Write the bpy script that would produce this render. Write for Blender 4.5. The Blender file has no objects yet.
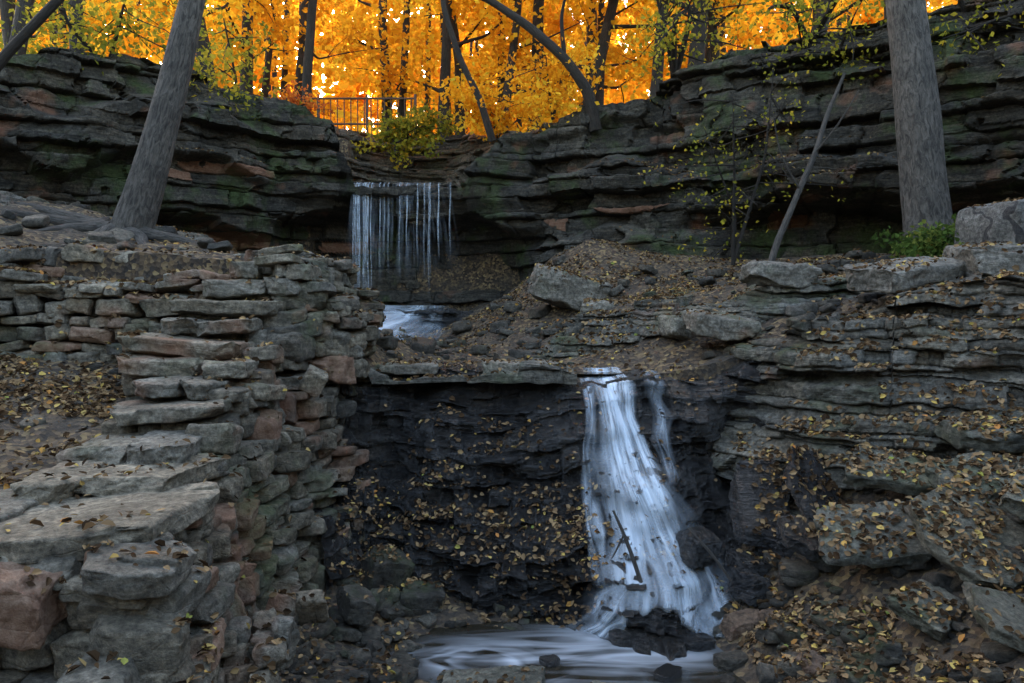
import bpy, math, numpy as np
from mathutils import Vector, Matrix, Euler
rng=np.random.default_rng(7)
scene=bpy.context.scene
# ---------------------------------------------------------------- noise
def hsh(a,b=0,c=0,seed=0):
    a=np.asarray(a).astype(np.int64); b=np.asarray(b).astype(np.int64); c=np.asarray(c).astype(np.int64)
    h=(a*73856093)^(b*19349663)^(c*83492791)^(seed*2654435761)
    h=h&0xFFFFFFFF
    h=((h^(h>>15))*2246822519)&0xFFFFFFFF
    h=((h^(h>>13))*3266489917)&0xFFFFFFFF
    h=h^(h>>16)
    return (h&0xFFFFFF)/float(0xFFFFFF)
def vn(x,y=0.0,z=0.0,seed=0):
    x,y,z=np.broadcast_arrays(np.asarray(x,float),np.asarray(y,float),np.asarray(z,float))
    ix=np.floor(x);iy=np.floor(y);iz=np.floor(z)
    fx=x-ix;fy=y-iy;fz=z-iz
    fx=fx*fx*(3-2*fx);fy=fy*fy*(3-2*fy);fz=fz*fz*(3-2*fz)
    r=0
    for dx in(0,1):
        for dy in(0,1):
            for dz in(0,1):
                w=(fx if dx else 1-fx)*(fy if dy else 1-fy)*(fz if dz else 1-fz)
                r=r+w*hsh(ix+dx,iy+dy,iz+dz,seed)
    return r*2-1
def fbm(x,y=0.0,z=0.0,o=4,seed=0):
    x=np.asarray(x,float);y=np.asarray(y,float);z=np.asarray(z,float)
    r=0;a=0.5
    for i in range(o):
        r=r+a*vn(x*2**i+17.3*i,y*2**i+5.1*i,z*2**i+9.7*i,seed+i); a*=.5
    return r
# ---------------------------------------------------------------- mesh helpers
def make_mesh(name,V,F,mat,rnd=None,smooth=False,uv=None,parent=None):
    V=np.ascontiguousarray(V,dtype=np.float32).reshape(-1,3); F=np.ascontiguousarray(F,dtype=np.int32)
    k=F.shape[1]
    me=bpy.data.meshes.new(name)
    me.vertices.add(len(V)); me.vertices.foreach_set('co',V.ravel())
    me.loops.add(F.size); me.loops.foreach_set('vertex_index',F.ravel())
    me.polygons.add(len(F))
    me.polygons.foreach_set('loop_start',np.arange(0,F.size,k,dtype=np.int32))
    me.polygons.foreach_set('loop_total',np.full(len(F),k,dtype=np.int32))
    me.update(calc_edges=True)
    me.polygons.foreach_set('use_smooth',np.full(len(F),smooth,dtype=bool))
    if rnd is not None:
        a=me.attributes.new('rnd','FLOAT','POINT'); a.data.foreach_set('value',np.asarray(rnd,dtype=np.float32))
    if uv is not None:
        l=me.uv_layers.new(name='UVMap'); l.data.foreach_set('uv',np.asarray(uv,dtype=np.float32)[F.ravel()].ravel())
    me.materials.append(mat)
    ob=bpy.data.objects.new(name,me); scene.collection.objects.link(ob)
    if parent: ob.parent=parent
    return ob
def grid_faces(n,m):
    i=np.arange(n-1)[:,None]*m+np.arange(m-1)[None,:]
    return np.stack([i,i+m,i+m+1,i+1],-1).reshape(-1,4)
def empty(name,loc=(0,0,0)):
    e=bpy.data.objects.new(name,None); e.location=loc; scene.collection.objects.link(e); return e
# ---------------------------------------------------------------- materials
class NT:
    def __init__(s,name):
        s.m=bpy.data.materials.new(name); s.m.use_nodes=True; s.t=s.m.node_tree; s.t.nodes.clear()
        s.out=s.n('ShaderNodeOutputMaterial')
    def n(s,typ,**kw):
        nd=s.t.nodes.new(typ)
        for k,v in kw.items(): setattr(nd,k,v)
        return nd
    def l(s,a,b): s.t.links.new(a,b)
    def val(s,inp,v):
        if isinstance(v,bpy.types.NodeSocket): s.l(v,inp)
        else: inp.default_value=v
    def noise(s,vec,scale,detail=4,rough=.6,dist=0.):
        nd=s.n('ShaderNodeTexNoise'); nd.inputs['Scale'].default_value=scale; nd.inputs['Detail'].default_value=detail
        nd.inputs['Roughness'].default_value=rough; nd.inputs['Distortion'].default_value=dist
        if vec is not None: s.l(vec,nd.inputs['Vector'])
        return nd.outputs['Fac']
    def mapping(s,vec,scale):
        nd=s.n('ShaderNodeMapping'); nd.inputs['Scale'].default_value=scale; s.l(vec,nd.inputs['Vector']); return nd.outputs[0]
    def ramp(s,fac,stops,interp='LINEAR'):
        nd=s.n('ShaderNodeValToRGB'); cr=nd.color_ramp; cr.interpolation=interp
        while len(cr.elements)<len(stops): cr.elements.new(0.5)
        for e,(p,c) in zip(cr.elements,stops):
            e.position=p; e.color=(c,c,c,1) if isinstance(c,(int,float)) else (*c,1)
        s.l(fac,nd.inputs['Fac']); return nd.outputs['Color']
    def mix(s,f,a,b,mode='MIX'):
        nd=s.n('ShaderNodeMix',data_type='RGBA',blend_type=mode)
        s.val(nd.inputs[0],f)
        for sock,v in ((nd.inputs[6],a),(nd.inputs[7],b)):
            if isinstance(v,bpy.types.NodeSocket): s.l(v,sock)
            else: sock.default_value=(*v,1)
        return nd.outputs[2]
    def math(s,op,a,b=0.,clamp=False):
        nd=s.n('ShaderNodeMath',operation=op,use_clamp=clamp); s.val(nd.inputs[0],a); s.val(nd.inputs[1],b); return nd.outputs[0]
    def bump(s,h,strength,dist):
        nd=s.n('ShaderNodeBump'); nd.inputs['Strength'].default_value=strength; nd.inputs['Distance'].default_value=dist
        s.l(h,nd.inputs['Height']); return nd.outputs[0]

def rock_mat(name,dark,mid,light,moss=.3,orange=.1,rough=(.75,.95),strat=True,bumps=1.,mosscol=(.05,.07,.018),spec=.4,mossflat=.3,graffiti=False):
    s=NT(name)
    g=s.n('ShaderNodeNewGeometry'); pos=g.outputs['Position']
    at=s.n('ShaderNodeAttribute',attribute_name='rnd').outputs['Fac']
    n1=s.noise(pos,1.1,4,.65)
    n2=s.noise(s.mapping(pos,(.7,.7,6.)),2.4,3,.65)
    n3=s.noise(pos,17,5,.78)
    col=s.ramp(n1,[(.3,dark),(.5,mid),(.72,light)])
    col2=s.ramp(n2,[(.32,dark),(.52,mid),(.7,light)])
    col=s.mix(.5,col,col2)
    col=s.mix(.88,col,s.ramp(n3,[(.32,.18),(.5,.95),(.68,2.)]),'MULTIPLY')
    tint=s.ramp(at,[(0.,(.5,.5,.52)),(.25,(1.,.88,.72)),(.5,(.9,.9,.9)),(.8,(1.2,1.1,.95)),(1.,(1.5,1.45,1.35))])
    col=s.mix(.9,col,tint,'MULTIPLY')
    if orange>.01:
        no=s.noise(pos,.9,3,.6)
        mo=s.math('MULTIPLY',s.ramp(no,[(.66-orange*.6,0.),(.78-orange*.6,1.)]),.7)
        if orange>.05:
            mo=s.math('MAXIMUM',mo,s.ramp(at,[(.95-orange*.4,0.),(.96-orange*.4,.6)]))
        col=s.mix(mo,col,s.mix(n3,(.13,.05,.025),(.38,.18,.1)))
    if moss>.06:
        sep=s.n('ShaderNodeSeparateXYZ'); s.l(g.outputs['Normal'],sep.inputs[0])
        nm=s.noise(pos,.8,4,.7)
        mm=s.math('MULTIPLY',s.ramp(nm,[(.62-moss*.3,0.),(.74-moss*.25,1.)]),s.ramp(s.math('ADD',sep.outputs[2],s.math('MULTIPLY',n3,.6)),[(.05,mossflat),(.9,.7)]))
        col=s.mix(mm,col,s.mix(n3,tuple(c*.3 for c in mosscol),tuple(c*1.9 for c in mosscol)))
    if graffiti:
        wv=s.n('ShaderNodeTexWave'); wv.inputs['Scale'].default_value=1.6; wv.inputs['Distortion'].default_value=9.; wv.inputs['Detail'].default_value=1.5; wv.inputs['Detail Scale'].default_value=1.6; s.l(pos,wv.inputs['Vector'])
        col=s.mix(s.ramp(wv.outputs['Fac'],[(.0,.75),(.09,.75),(.13,0.)]),col,(.015,.015,.02))
    b=s.n('ShaderNodeBsdfPrincipled'); s.l(col,b.inputs['Base Color'])
    s.l(s.ramp(n1,[(.35,rough[0]),(.65,rough[1])]),b.inputs['Roughness'])
    b.inputs['Specular IOR Level'].default_value=spec
    h=s.math('MULTIPLY',s.noise(pos,8,7,.8),.09*bumps)
    if strat: h=s.math('ADD',h,s.math('MULTIPLY',s.noise(s.mapping(pos,(1.5,1.5,15.)),2.2,3,.65),.055*bumps))
    else:
        vo=s.n('ShaderNodeTexVoronoi',feature='DISTANCE_TO_EDGE'); vo.inputs['Scale'].default_value=2.6; s.l(s.mapping(pos,(1,1,2.)),vo.inputs['Vector'])
        h=s.math('ADD',h,s.ramp(vo.outputs['Distance'],[(0.,0.),(.03,.008)]))
    s.l(s.bump(h,1.,1.),b.inputs['Normal']); s.l(b.outputs[0],s.out.inputs[0])
    return s.m
M_cliff=rock_mat('cliff_rock',(.01,.0095,.008),(.047,.043,.036),(.135,.122,.1),moss=.36,orange=.1,mosscol=(.045,.075,.014),mossflat=.6)
M_tier=rock_mat('tier_rock',(.03,.025,.02),(.1,.085,.065),(.23,.19,.15),moss=.2,orange=.15)
M_outcrop=rock_mat('outcrop_rock',(.03,.029,.025),(.105,.101,.088),(.26,.25,.22),moss=.28,orange=.02)
M_stone=rock_mat('wall_stone',(.055,.05,.04),(.165,.152,.125),(.37,.345,.295),moss=.3,orange=.17,strat=False)
M_wet=rock_mat('wet_rock',(.004,.004,.005),(.018,.018,.02),(.085,.078,.072),moss=.0,orange=.0,rough=(.18,.34),bumps=2.2,spec=1.)
M_boulder=rock_mat('boulder_rock',(.08,.075,.062),(.18,.17,.148),(.31,.295,.265),moss=.25,orange=.02,strat=False)
M_block=rock_mat('graffitied_rock',(.06,.058,.055),(.14,.135,.125),(.24,.23,.21),moss=.0,orange=.0,strat=False,graffiti=True)
M_slab=rock_mat('slab_rock',(.04,.042,.036),(.105,.108,.092),(.22,.215,.185),moss=.3,orange=.02,rough=(.5,.8),strat=False)
M_slabwet=rock_mat('damp_rock',(.018,.017,.014),(.055,.051,.043),(.135,.125,.105),moss=.2,orange=.05,rough=(.35,.7),strat=False)
M_brown=rock_mat('brown_rock',(.05,.035,.025),(.13,.09,.065),(.24,.17,.13),moss=.05,orange=.15,rough=(.4,.8),strat=False)

def ground_mat():
    s=NT('leaf_litter_ground'); g=s.n('ShaderNodeNewGeometry'); pos=g.outputs['Position']
    vo=s.n('ShaderNodeTexVoronoi'); vo.inputs['Scale'].default_value=19; s.l(pos,vo.inputs['Vector'])
    sc=s.n('ShaderNodeSeparateColor'); s.l(vo.outputs['Color'],sc.inputs[0])
    leaf=s.ramp(sc.outputs[0],[(0.,(.015,.011,.008)),(.35,(.05,.033,.02)),(.6,(.1,.065,.035)),(.85,(.18,.12,.06)),(1.,(.28,.2,.09))])
    n=s.noise(pos,1.3,4,.7); n2=s.noise(pos,22,5,.8)
    soil=s.mix(s.ramp(n2,[(.35,0.),(.65,1.)]),(.008,.007,.005),(.075,.06,.046))
    col=s.mix(s.ramp(n,[(.35,.15),(.55,.9)]),soil,leaf)
    b=s.n('ShaderNodeBsdfPrincipled'); s.l(col,b.inputs['Base Color']); b.inputs['Roughness'].default_value=.9
    h=s.math('ADD',s.math('MULTIPLY',vo.outputs['Distance'],.03),s.math('MULTIPLY',n2,.05))
    s.l(s.bump(h,1.,1.),b.inputs['Normal']); s.l(b.outputs[0],s.out.inputs[0]); return s.m
M_ground=ground_mat()
def leaf_mat(name,stops,trans=.5):
    s=NT(name); at=s.n('ShaderNodeAttribute',attribute_name='rnd').outputs['Fac']
    col=s.ramp(at,stops)
    d=s.n('ShaderNodeBsdfDiffuse'); s.l(col,d.inputs['Color'])
    t=s.n('ShaderNodeBsdfTranslucent'); s.l(col,t.inputs['Color'])
    mx=s.n('ShaderNodeMixShader'); mx.inputs[0].default_value=trans
    s.l(d.outputs[0],mx.inputs[1]); s.l(t.outputs[0],mx.inputs[2]); s.l(mx.outputs[0],s.out.inputs[0]); return s.m
M_litter=leaf_mat('fallen_leaves',[(0.,(.03,.019,.012)),(.3,(.085,.052,.028)),(.55,(.17,.11,.06)),(.85,(.28,.19,.1)),(.95,(.44,.32,.09)),(.98,(.38,.16,.05)),(1.,(.2,.24,.06))],.1)
M_gold=leaf_mat('golden_leaves',[(0.,(.48,.16,.012)),(.3,(.74,.33,.02)),(.6,(.88,.5,.03)),(.85,(.93,.66,.06)),(1.,(.5,.5,.06))],.62)
M_yg=leaf_mat('yellow_green_leaves',[(0.,(.1,.12,.02)),(.4,(.22,.22,.03)),(.75,(.45,.36,.04)),(1.,(.65,.4,.04))],.5)
M_green=leaf_mat('green_leaves',[(0.,(.03,.055,.015)),(.5,(.07,.11,.025)),(1.,(.2,.22,.05))],.4)
M_red=leaf_mat('red_leaves',[(0.,(.3,.06,.02)),(.6,(.6,.16,.03)),(1.,(.7,.3,.05))],.5)
def bark_mat(name,a,b_):
    s=NT(name); tc=s.n('ShaderNodeTexCoord').outputs['UV']
    n=s.noise(s.mapping(tc,(34,6.,1)),1.,5,.7,.8)
    g=s.n('ShaderNodeNewGeometry').outputs['Position']
    n2=s.noise(g,2.5,5,.65)
    col=s.mix(s.ramp(n,[(.36,0.),(.6,1.)]),a,b_)
    col=s.mix(.7,col,s.ramp(n2,[(.3,.4),(.7,1.5)]),'MULTIPLY')
    b=s.n('ShaderNodeBsdfPrincipled'); s.l(col,b.inputs['Base Color']); b.inputs['Roughness'].default_value=.9
    s.l(s.bump(n,1.,.07),b.inputs['Normal']); s.l(b.outputs[0],s.out.inputs[0]); return s.m
M_bark=bark_mat('grey_bark',(.017,.014,.012),(.105,.093,.08))
M_bark2=bark_mat('dark_bark',(.01,.0075,.006),(.038,.029,.021))
def water_mat(name,sx,sy,lo,hi,maxa):
    s=NT(name); uv=s.n('ShaderNodeTexCoord').outputs['UV']
    at=s.n('ShaderNodeAttribute',attribute_name='rnd').outputs['Fac']
    n=s.noise(s.mapping(uv,(sx,sy,1)),1.,3,.6,.25)
    n2=s.noise(s.mapping(uv,(sx*.25,sy*1.8,1)),1.,2,.6,.3)
    a=s.ramp(s.math('ADD',s.math('MULTIPLY',n,.55),s.math('MULTIPLY',n2,.45)),[(lo,0.),(hi,1.)])
    a=s.math('MULTIPLY',s.math('MULTIPLY',a,at),maxa)
    d=s.n('ShaderNodeBsdfDiffuse'); d.inputs['Color'].default_value=(.74,.84,.96,1)
    tr=s.n('ShaderNodeBsdfTransparent'); mx=s.n('ShaderNodeMixShader'); s.l(a,mx.inputs[0]); s.l(tr.outputs[0],mx.inputs[1]); s.l(d.outputs[0],mx.inputs[2])
    s.l(mx.outputs[0],s.out.inputs[0]); return s.m
M_fall=water_mat('silky_water',11,.8,.36,.72,.9)
M_thin=water_mat('thin_water',3,1.5,.3,.6,.55)
M_veil=water_mat('veil_water',22,.5,.46,.8,.25)
# ---------------------------------------------------------------- layout (metres; pool surface z=0)
CLX=[-60,-22,-16,-13,-10.5,-8.5,-6,-4.3,-3.8,-1.2,-.2,1.8,3.5,6,8.5,10.5,12.5,16,22,60]
CLY=[-40,-14,2,9,14.5,16,18,19.2,19.4,19.4,19.,18.3,17.5,16,14.8,13,8,0,-14,-40]
RIM=[9,9,8.5,7.6,7.5,8.3,8.0,7.6,6.1,6.1,7.2,7.8,8.3,8.7,8.8,9,9,9,9,9]
def cliffY(x): return np.interp(x,CLX,CLY)
def rimZ(x): return np.interp(x,CLX,RIM)
LLX=[-9,-2.1,-1.9,2.5,3.4,4.8,6.5,12,30]; LLY=[9.5,9.6,10.,10.,9.8,9.,8.3,5,-8]
def lowY(x): return np.interp(x,LLX,LLY)
class RBF:
    def __init__(s,p):
        p=np.array(p,float); s.p=p[:,:2]; n=len(p)
        K=np.linalg.norm(s.p[:,None]-s.p[None],axis=2)
        A=np.zeros((n+3,n+3)); A[:n,:n]=K+1e-6*np.eye(n); A[:n,n:]=np.c_[np.ones(n),s.p]; A[n:,:n]=A[:n,n:].T
        s.w=np.linalg.solve(A,np.r_[p[:,2],0,0,0])
    def __call__(s,x,y):
        sh=np.shape(x); q=np.c_[np.ravel(x),np.ravel(y)]; out=np.empty(len(q))
        for i in range(0,len(q),20000):
            c=q[i:i+20000]; K=np.linalg.norm(c[:,None]-s.p[None],axis=2)
            out[i:i+20000]=K@s.w[:-3]+s.w[-3]+c@s.w[-2:]
        return out.reshape(sh)
terr=RBF([(-1.7,10,2.3),(0,10,2.3),(1.2,10,2.28),(2.3,10.2,2.4),(3.5,9.9,2.8),(5,9.2,3.25),(7,8.8,3.45),(10,8,3.6),
 (0,12,2.3),(-.8,14,2.35),(.8,12.3,2.4),(1.6,12.6,3.1),(3,12,3.35),(5,11.8,3.65),(7.5,11.5,3.85),(10,11,4.),(3,11,2.9),(5,10.6,3.35),
 (-2.4,17,2.4),(-1.5,16,2.4),(-.7,15,2.55),(.2,16,3.3),(1.5,16.4,4.6),(2.6,15.8,4.2),(4,14.5,3.75),(6,14.3,3.95),(8,13.3,4.1),(2.,14,3.35),(-.2,17.6,3.3),(1,18,4.4),(3,17,4.3),(6,15.6,4.2),(-2.5,20.5,2.6),(2,20,4.2),(5,18,4.2),(-6,20,4.),
 (-2.6,10,3.7),(-3.6,10,3.85),(-5,10,3.85),(-7,10,3.9),(-4.5,12,4.15),(-6,12,4.25),(-8,12,4.8),(-7,13.5,4.8),(-6,15.5,4.3),(-9,13.5,5.),(-2.6,12,3.3),(-1.9,12,2.5),(-3.6,14,3.4),(-3,16,2.8),(-4.2,18,2.8),(-12,8,4.5),(-12,2,4)])
lowr=RBF([(0,0,1.5),(0,3,.8),(-1.5,3.5,.8),(-2.6,3.2,.7),(0,5,.25),(.2,6.2,.03),(-.8,6.8,-.02),(0,7.3,-.16),(1.4,7,-.16),(1.9,6.4,-.02),(.8,6.6,-.12),(-1.3,7.6,.06),(-1.7,7,.2),(-1.6,6,.25),(-2.,9,.8),(-1.2,8.8,.35),(0,8.2,.1),(-.8,8.1,.12),(0,7.8,-.05),(1.5,8.2,-.1),(2.3,8.4,.25),(2.0,9.6,.6),(0,9.6,.3),
 (2.1,7.1,.08),(2.5,8.2,.3),(3.3,9,1.4),(4.6,7.6,1.6),(3.6,5.8,.78),(2.8,6.5,.48),(2.2,6.2,.15),(3.5,7.3,1.05),(5,6.5,1.6),(4,4.5,1.),(7,6,2.6),(2.6,9.3,.8),(3,3,1.2),(5,0,2.2),(-4,0,1.5),(-6,-3,2),(6,-5,2.5),(0,-6,1.8),(6,8,2.6),(9,4,3)])
def H(x,y):
    x=np.asarray(x,float);y=np.asarray(y,float)
    lo=lowr(x,y)
    blocker_hill=np.clip((-4-y)/18,0,1)**1.3*8.5*(.5+.5*np.clip(np.abs(x)/12,0,1))  # unseen rise behind the camera, added to cut skylight from behind
    lo=lo+blocker_hill
    lo=np.where((x<-2.85)&(y>4.75),np.interp(y,[4.7,6,9.4],[1.75,1.9,2.5])+.12*np.maximum(0,-x-4),lo)
    te=terr(x,y)
    cy=cliffY(x)
    rz=rimZ(x)
    pl=np.minimum(rz,8.9)-.12+np.clip(y-cy,0,30)*.075
    notch=(x>-4.4)&(x<-.7)&(y<23.3)
    pl=np.where(notch,5.95,pl)
    far=np.hypot(x,y-20)
    pl=pl+np.clip(far-30,0,400)*.03
    z=np.where(y>lowY(x),te,lo)
    z=np.where(y>cy+2.1,pl,z)
    n=.05*fbm(x*1.3,y*1.3,seed=3)*2+.07*fbm(x*5,y*5,seed=9)
    n=n+.25*fbm(x*.25,y*.25,seed=5)*np.clip((far-12)/10,0,1)
    inpool=(x>-1.1)&(x<2.1)&(y>5.9)&(y<8.3)
    return z+np.where(inpool,n*.5,n)
def axis(lo,a,b,hi,fine,n):
    t=np.linspace(0,1,n)[1:]**2.2
    return np.r_[(a-(a-lo)*t)[::-1],np.arange(a,b,fine),b+(hi-b)*np.linspace(0,1,n)**2.2]
X=axis(-350,-9,9.5,350,.06,40); Y=axis(-120,2.5,19,450,.06,50)
XX,YY=np.meshgrid(X,Y,indexing='ij'); ZZ=H(XX,YY)
make_mesh('ground',np.stack([XX,YY,ZZ],-1),grid_faces(len(X),len(Y)),M_ground)
# ---------------------------------------------------------------- stratified curtains
def strata(s,z,seed,t=(.1,.35),w=(.4,1.8),AL=.15,AB=.1,groove=.06,warp=.04,gw=.018,coarse=True,pw=1.7):
    r=np.random.default_rng(seed)
    N=260; b=np.r_[-2,-2+np.cumsum(t[0]+(t[1]-t[0])*r.random(N)**pw)]
    hl=r.random(N)*2-1; wl=r.uniform(*w,N); off=r.random(N)*9
    zz=z+warp*fbm(s*.45,z*.2,seed=seed)*2+.03*vn(s*3,z*2,seed=seed)+.012*vn(s*11,z*6,seed=seed)
    l=np.clip(np.searchsorted(b,zz,side='right')-1,0,N-1); th=b[l+1]-b[l]; f=(zz-b[l])/th
    q=(s+off[l])/wl[l]+.22*vn(s*2.5,z*4,seed=seed+2); c=np.floor(q); g=q-c
    hb=hsh(l,c,seed,seed)
    W=wl[l]
    D=AL*hl[l]*.45+AB*(hb*2-1)
    big=hsh(np.floor((s+off[l]*3)/(W*2.6)+.3*vn(s*2,z*2,seed=seed+6)),l,5,seed)
    D=D+AL*.7*(big*2-1)
    D=D+(hsh(l,c,8,seed)-.5)*.28*(g-.5)*W+(hsh(l,c,9,seed)-.6)*.5*(f-.5)*np.minimum(th,.35)
    if coarse:
        tb=(.45,1.2) if t[1]>.3 else (.25,.6)
        bb=np.r_[-2,-2+np.cumsum(r.uniform(*tb,60))]; z2=z+.08*vn(s*.8,z,seed=seed+20)
        L=np.clip(np.searchsorted(bb,z2,side='right')-1,0,59); wb=r.uniform(w[1]*.9,w[1]*2.2,60)[L]
        C=np.floor((s+L*3.7)/wb+.2*vn(s*1.5,z*1.5,seed=seed+21))
        D=D+AL*1.3*(hsh(L,C,3,seed)*2-1)
        hb=.6*hb+.4*hsh(L,C,4,seed)
    ez=np.minimum(f,1-f)*th; es=np.minimum(g,1-g)*W
    gm=np.clip(.55+.9*fbm(s*1.7,z*5,seed=seed+30),.05,1.2)
    D=D-groove*gm*np.exp(-(ez/gw)**2)-groove*.7*gm*np.exp(-(es/(gw*1.1))**2)-.015*np.exp(-ez/.03)
    miss=(hsh(l,c,seed+77,seed)>.9); D=D-np.where(miss,AB*1.8,0)
    return D,hb
def curtain(name,pts,ds,dz,prof,mat,seed,back=1.2,backrise=0.,nz=.06,**kw):
    pts=np.array(pts,float); d=np.r_[0,np.cumsum(np.hypot(*np.diff(pts[:,:2],axis=0).T))]
    n=int(d[-1]/ds)+1; s=np.linspace(0,d[-1],n)
    P=np.stack([np.interp(s,d,pts[:,k]) for k in range(4)],1)
    k=max(3,int(.8/ds)); ker=np.hanning(k+2)[1:-1]; ker/=ker.sum()
    pad=lambda a:np.convolve(np.pad(a,(k//2,k-1-k//2),'edge'),ker,'valid')
    px=np.interp(s,d,pts[:,0]); py=np.interp(s,d,pts[:,1])
    sx=pad(px); sy=pad(py)
    tx=np.gradient(sx);ty=np.gradient(sy); ln=np.hypot(tx,ty)+1e-9; nx=ty/ln; ny=-tx/ln
    nx=pad(nx);ny=pad(ny)
    zt=P[:,2]+.1*fbm(s*1.1,seed=seed+5)*2+.09*(hsh(np.floor(s*1.3+.3*vn(s*3)),seed)*2-1); zb=P[:,3]
    m=int((zt-zb).max()/dz)+1; t=np.linspace(0,1,m)
    S=np.repeat(s[:,None],m,1); Z=zb[:,None]+(zt-zb)[:,None]*t[None]
    D,hb=strata(S,Z,seed,**kw)
    D=D+prof(sx[:,None]+0*Z,Z,t[None]+0*Z)+nz*fbm(S*1.6,Z*1.6,seed=seed+3,o=5)*2+.025*fbm(S*9,Z*9,seed=seed+4)
    Xc=sx[:,None]+nx[:,None]*D; Yc=sy[:,None]+ny[:,None]*D
    Zc=Z+.015*vn(S*6,Z*6,seed=seed)
    nb=14; tb=(np.arange(1,nb+1)/nb)[None]
    Db=D[:,-1:]-tb*back
    Xb=sx[:,None]+nx[:,None]*Db; Yb=sy[:,None]+ny[:,None]*Db
    q=hsh(np.floor(S[:,:1]*1.2+tb*3),np.floor(tb*4),seed)
    Zb=Zc[:,-1:]+backrise*tb+.05*(q-.5)*1.5+.04*fbm(Xb*3,Yb*3,seed=seed)
    V=np.stack([np.c_[Xc,Xb],np.c_[Yc,Yb],np.c_[Zc,Zb]],-1)
    R=np.c_[hb,np.repeat(hb[:,-1:],nb,1)]
    return make_mesh(name,V,grid_faces(n,m+nb),mat,rnd=R.ravel())
sm=lambda a,b,x:np.clip((x-a)/(b-a),0,1)**2*(3-2*np.clip((x-a)/(b-a),0,1))
def prof_main(x,z,t):
    D=.15*np.sin(z*1.1)+0*x
    zc=z+.35*vn(x*.9,seed=401)+.12*(hsh(np.floor(x*1.4),7)-.5)
    cave=sm(-6.2,-4.2,x)*(1-sm(-1.2,1.2,x))
    D=D-1.35*cave*sm(5.3,5.,zc)
    D=D+.25*cave*sm(5.5,5.8,z)
    left=1-sm(-6.5,-5,x)
    D=D+left*(.55*sm(5.9,6.1,zc)-.6*sm(7.,7.3,zc)-.9*sm(4.9,4.7,zc))
    right=sm(3.,6.,x)
    far=sm(6.5,8.,x)
    D=D+right*(-.5*sm(5.9,6.1,zc)+.6*sm(5.2,5.4,zc)-1.3*sm(5.2,5.,zc)-.5*sm(7.6,7.8,zc)+.5*far*sm(5.9,6.2,zc))
    mid=sm(-.5,.5,x)*(1-sm(3.,5.,x))
    D=D+mid*(-.6*sm(6.2,6.5,zc)+.45*sm(4.9,4.7,zc)+.3*sm(7.2,7.4,zc))
    return D
pts=[(x,y,r,2.) for x,y,r in zip(CLX,CLY,RIM)][2:-2]
pts=[p if p[0]>-12 else (p[0],p[1],p[2],3.) for p in pts]
curtain('cliff',pts,.042,.025,prof_main,M_cliff,11,back=2.7,t=(.08,.75),w=(.5,2.4),AL=.18,AB=.13,groove=.1,nz=.12,pw=1.5)
curtain('stone_retaining_wall',[(-6.2,19.6,8.3,5.8),(-4.9,20.4,8.3,5.8),(-4.1,21.4,8.1,5.8),(-3.6,23.0,8.35,5.8),(-2.4,23.6,8.35,5.8),(-1.6,22.8,8.1,5.8),(-.9,21.2,8.,5.8),(.2,19.9,7.7,5.8),(1.8,19.2,8.1,5.8)],.05,.03,
   lambda x,z,t:-.55*np.floor((z-5.6)/.42)*.42+.3+0*x,M_tier,23,back=1.,t=(.1,.25),w=(.25,.8),AL=.06,AB=.08,groove=.05,nz=.04)
curtain('cascade_ledge',[(-4.9,18.9,3.0,2.),(-3.6,18.2,3.25,2.),(-1.6,18.2,3.2,2.),(-.4,18.6,3.0,2.),(.4,19,3.,2.)],.04,.025,
   lambda x,z,t:.35*(1-t)+0*x,M_wet,31,back=2.4,t=(.08,.25),w=(.3,1.),AL=.08,AB=.07,groove=.04,nz=.03)
def prof_low(x,z,t):
    zz=z+.35*fbm(x*.9,z*.6,seed=301)+.12*vn(x*2.2,seed=302)
    P=.3; k=np.floor(zz/P); fr=zz/P-k
    stp=(k+sm(.1,.95,fr))*P
    D=.35*(1-t)+.6*(2.4-stp)+.2*np.sin(x*1.9+.6)*(1-t)-.15
    bul=np.exp(-((x-1.7)/.7)**2)
    D=D+bul*(.4*sm(1.6,1.2,z)+.3*sm(.8,.4,z))
    D=D-.5*np.exp(-((x-2.75)/.3)**2)*sm(2.2,1.6,z)*sm(.2,.8,z)
    D=D+.5*fbm(x*1.3+3,z*1.9,seed=203,o=5)*np.clip((1-t)*3,0,1)
    return D
curtain('wet_rock_face',[(-2.7,9.3,2.4,-.3),(-1.9,9.75,2.34,-.3),(-1,9.75,2.36,-.3),(.9,9.7,2.32,-.3),(1.7,9.7,2.3,-.3),(2.5,9.7,2.42,-.3),(3.3,9.6,2.7,-.1),(3.9,9.5,2.9,.2)],.016,.011,
   prof_low,M_wet,41,back=1.,t=(.04,.2),w=(.08,.4),AL=.05,AB=.055,groove=.015,nz=.16,gw=.012,warp=.2)
curtain('ledge_caprock',[(-2.3,9.72,2.42,2.27),(-.9,9.7,2.43,2.28),(.2,9.64,2.45,2.3),(.85,9.62,2.38,2.27)],.02,.012,
   lambda x,z,t:.1+.06*np.sin(x*4)+0*x,M_outcrop,47,back=.9,t=(.12,.3),w=(.5,1.3),AL=.03,AB=.06,groove=.03,nz=.04,gw=.012)
def prof_r(x,z,t):
    zz=z+.25*fbm(x*.8,z*.5,seed=71)
    st_=np.floor(zz/.42); fr=zz/.42-st_
    return 1.0*(1-t)*.45+.55*(1-(st_*.42+.42*sm(.75,1.,fr)-1.4)/2.)+.1
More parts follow.
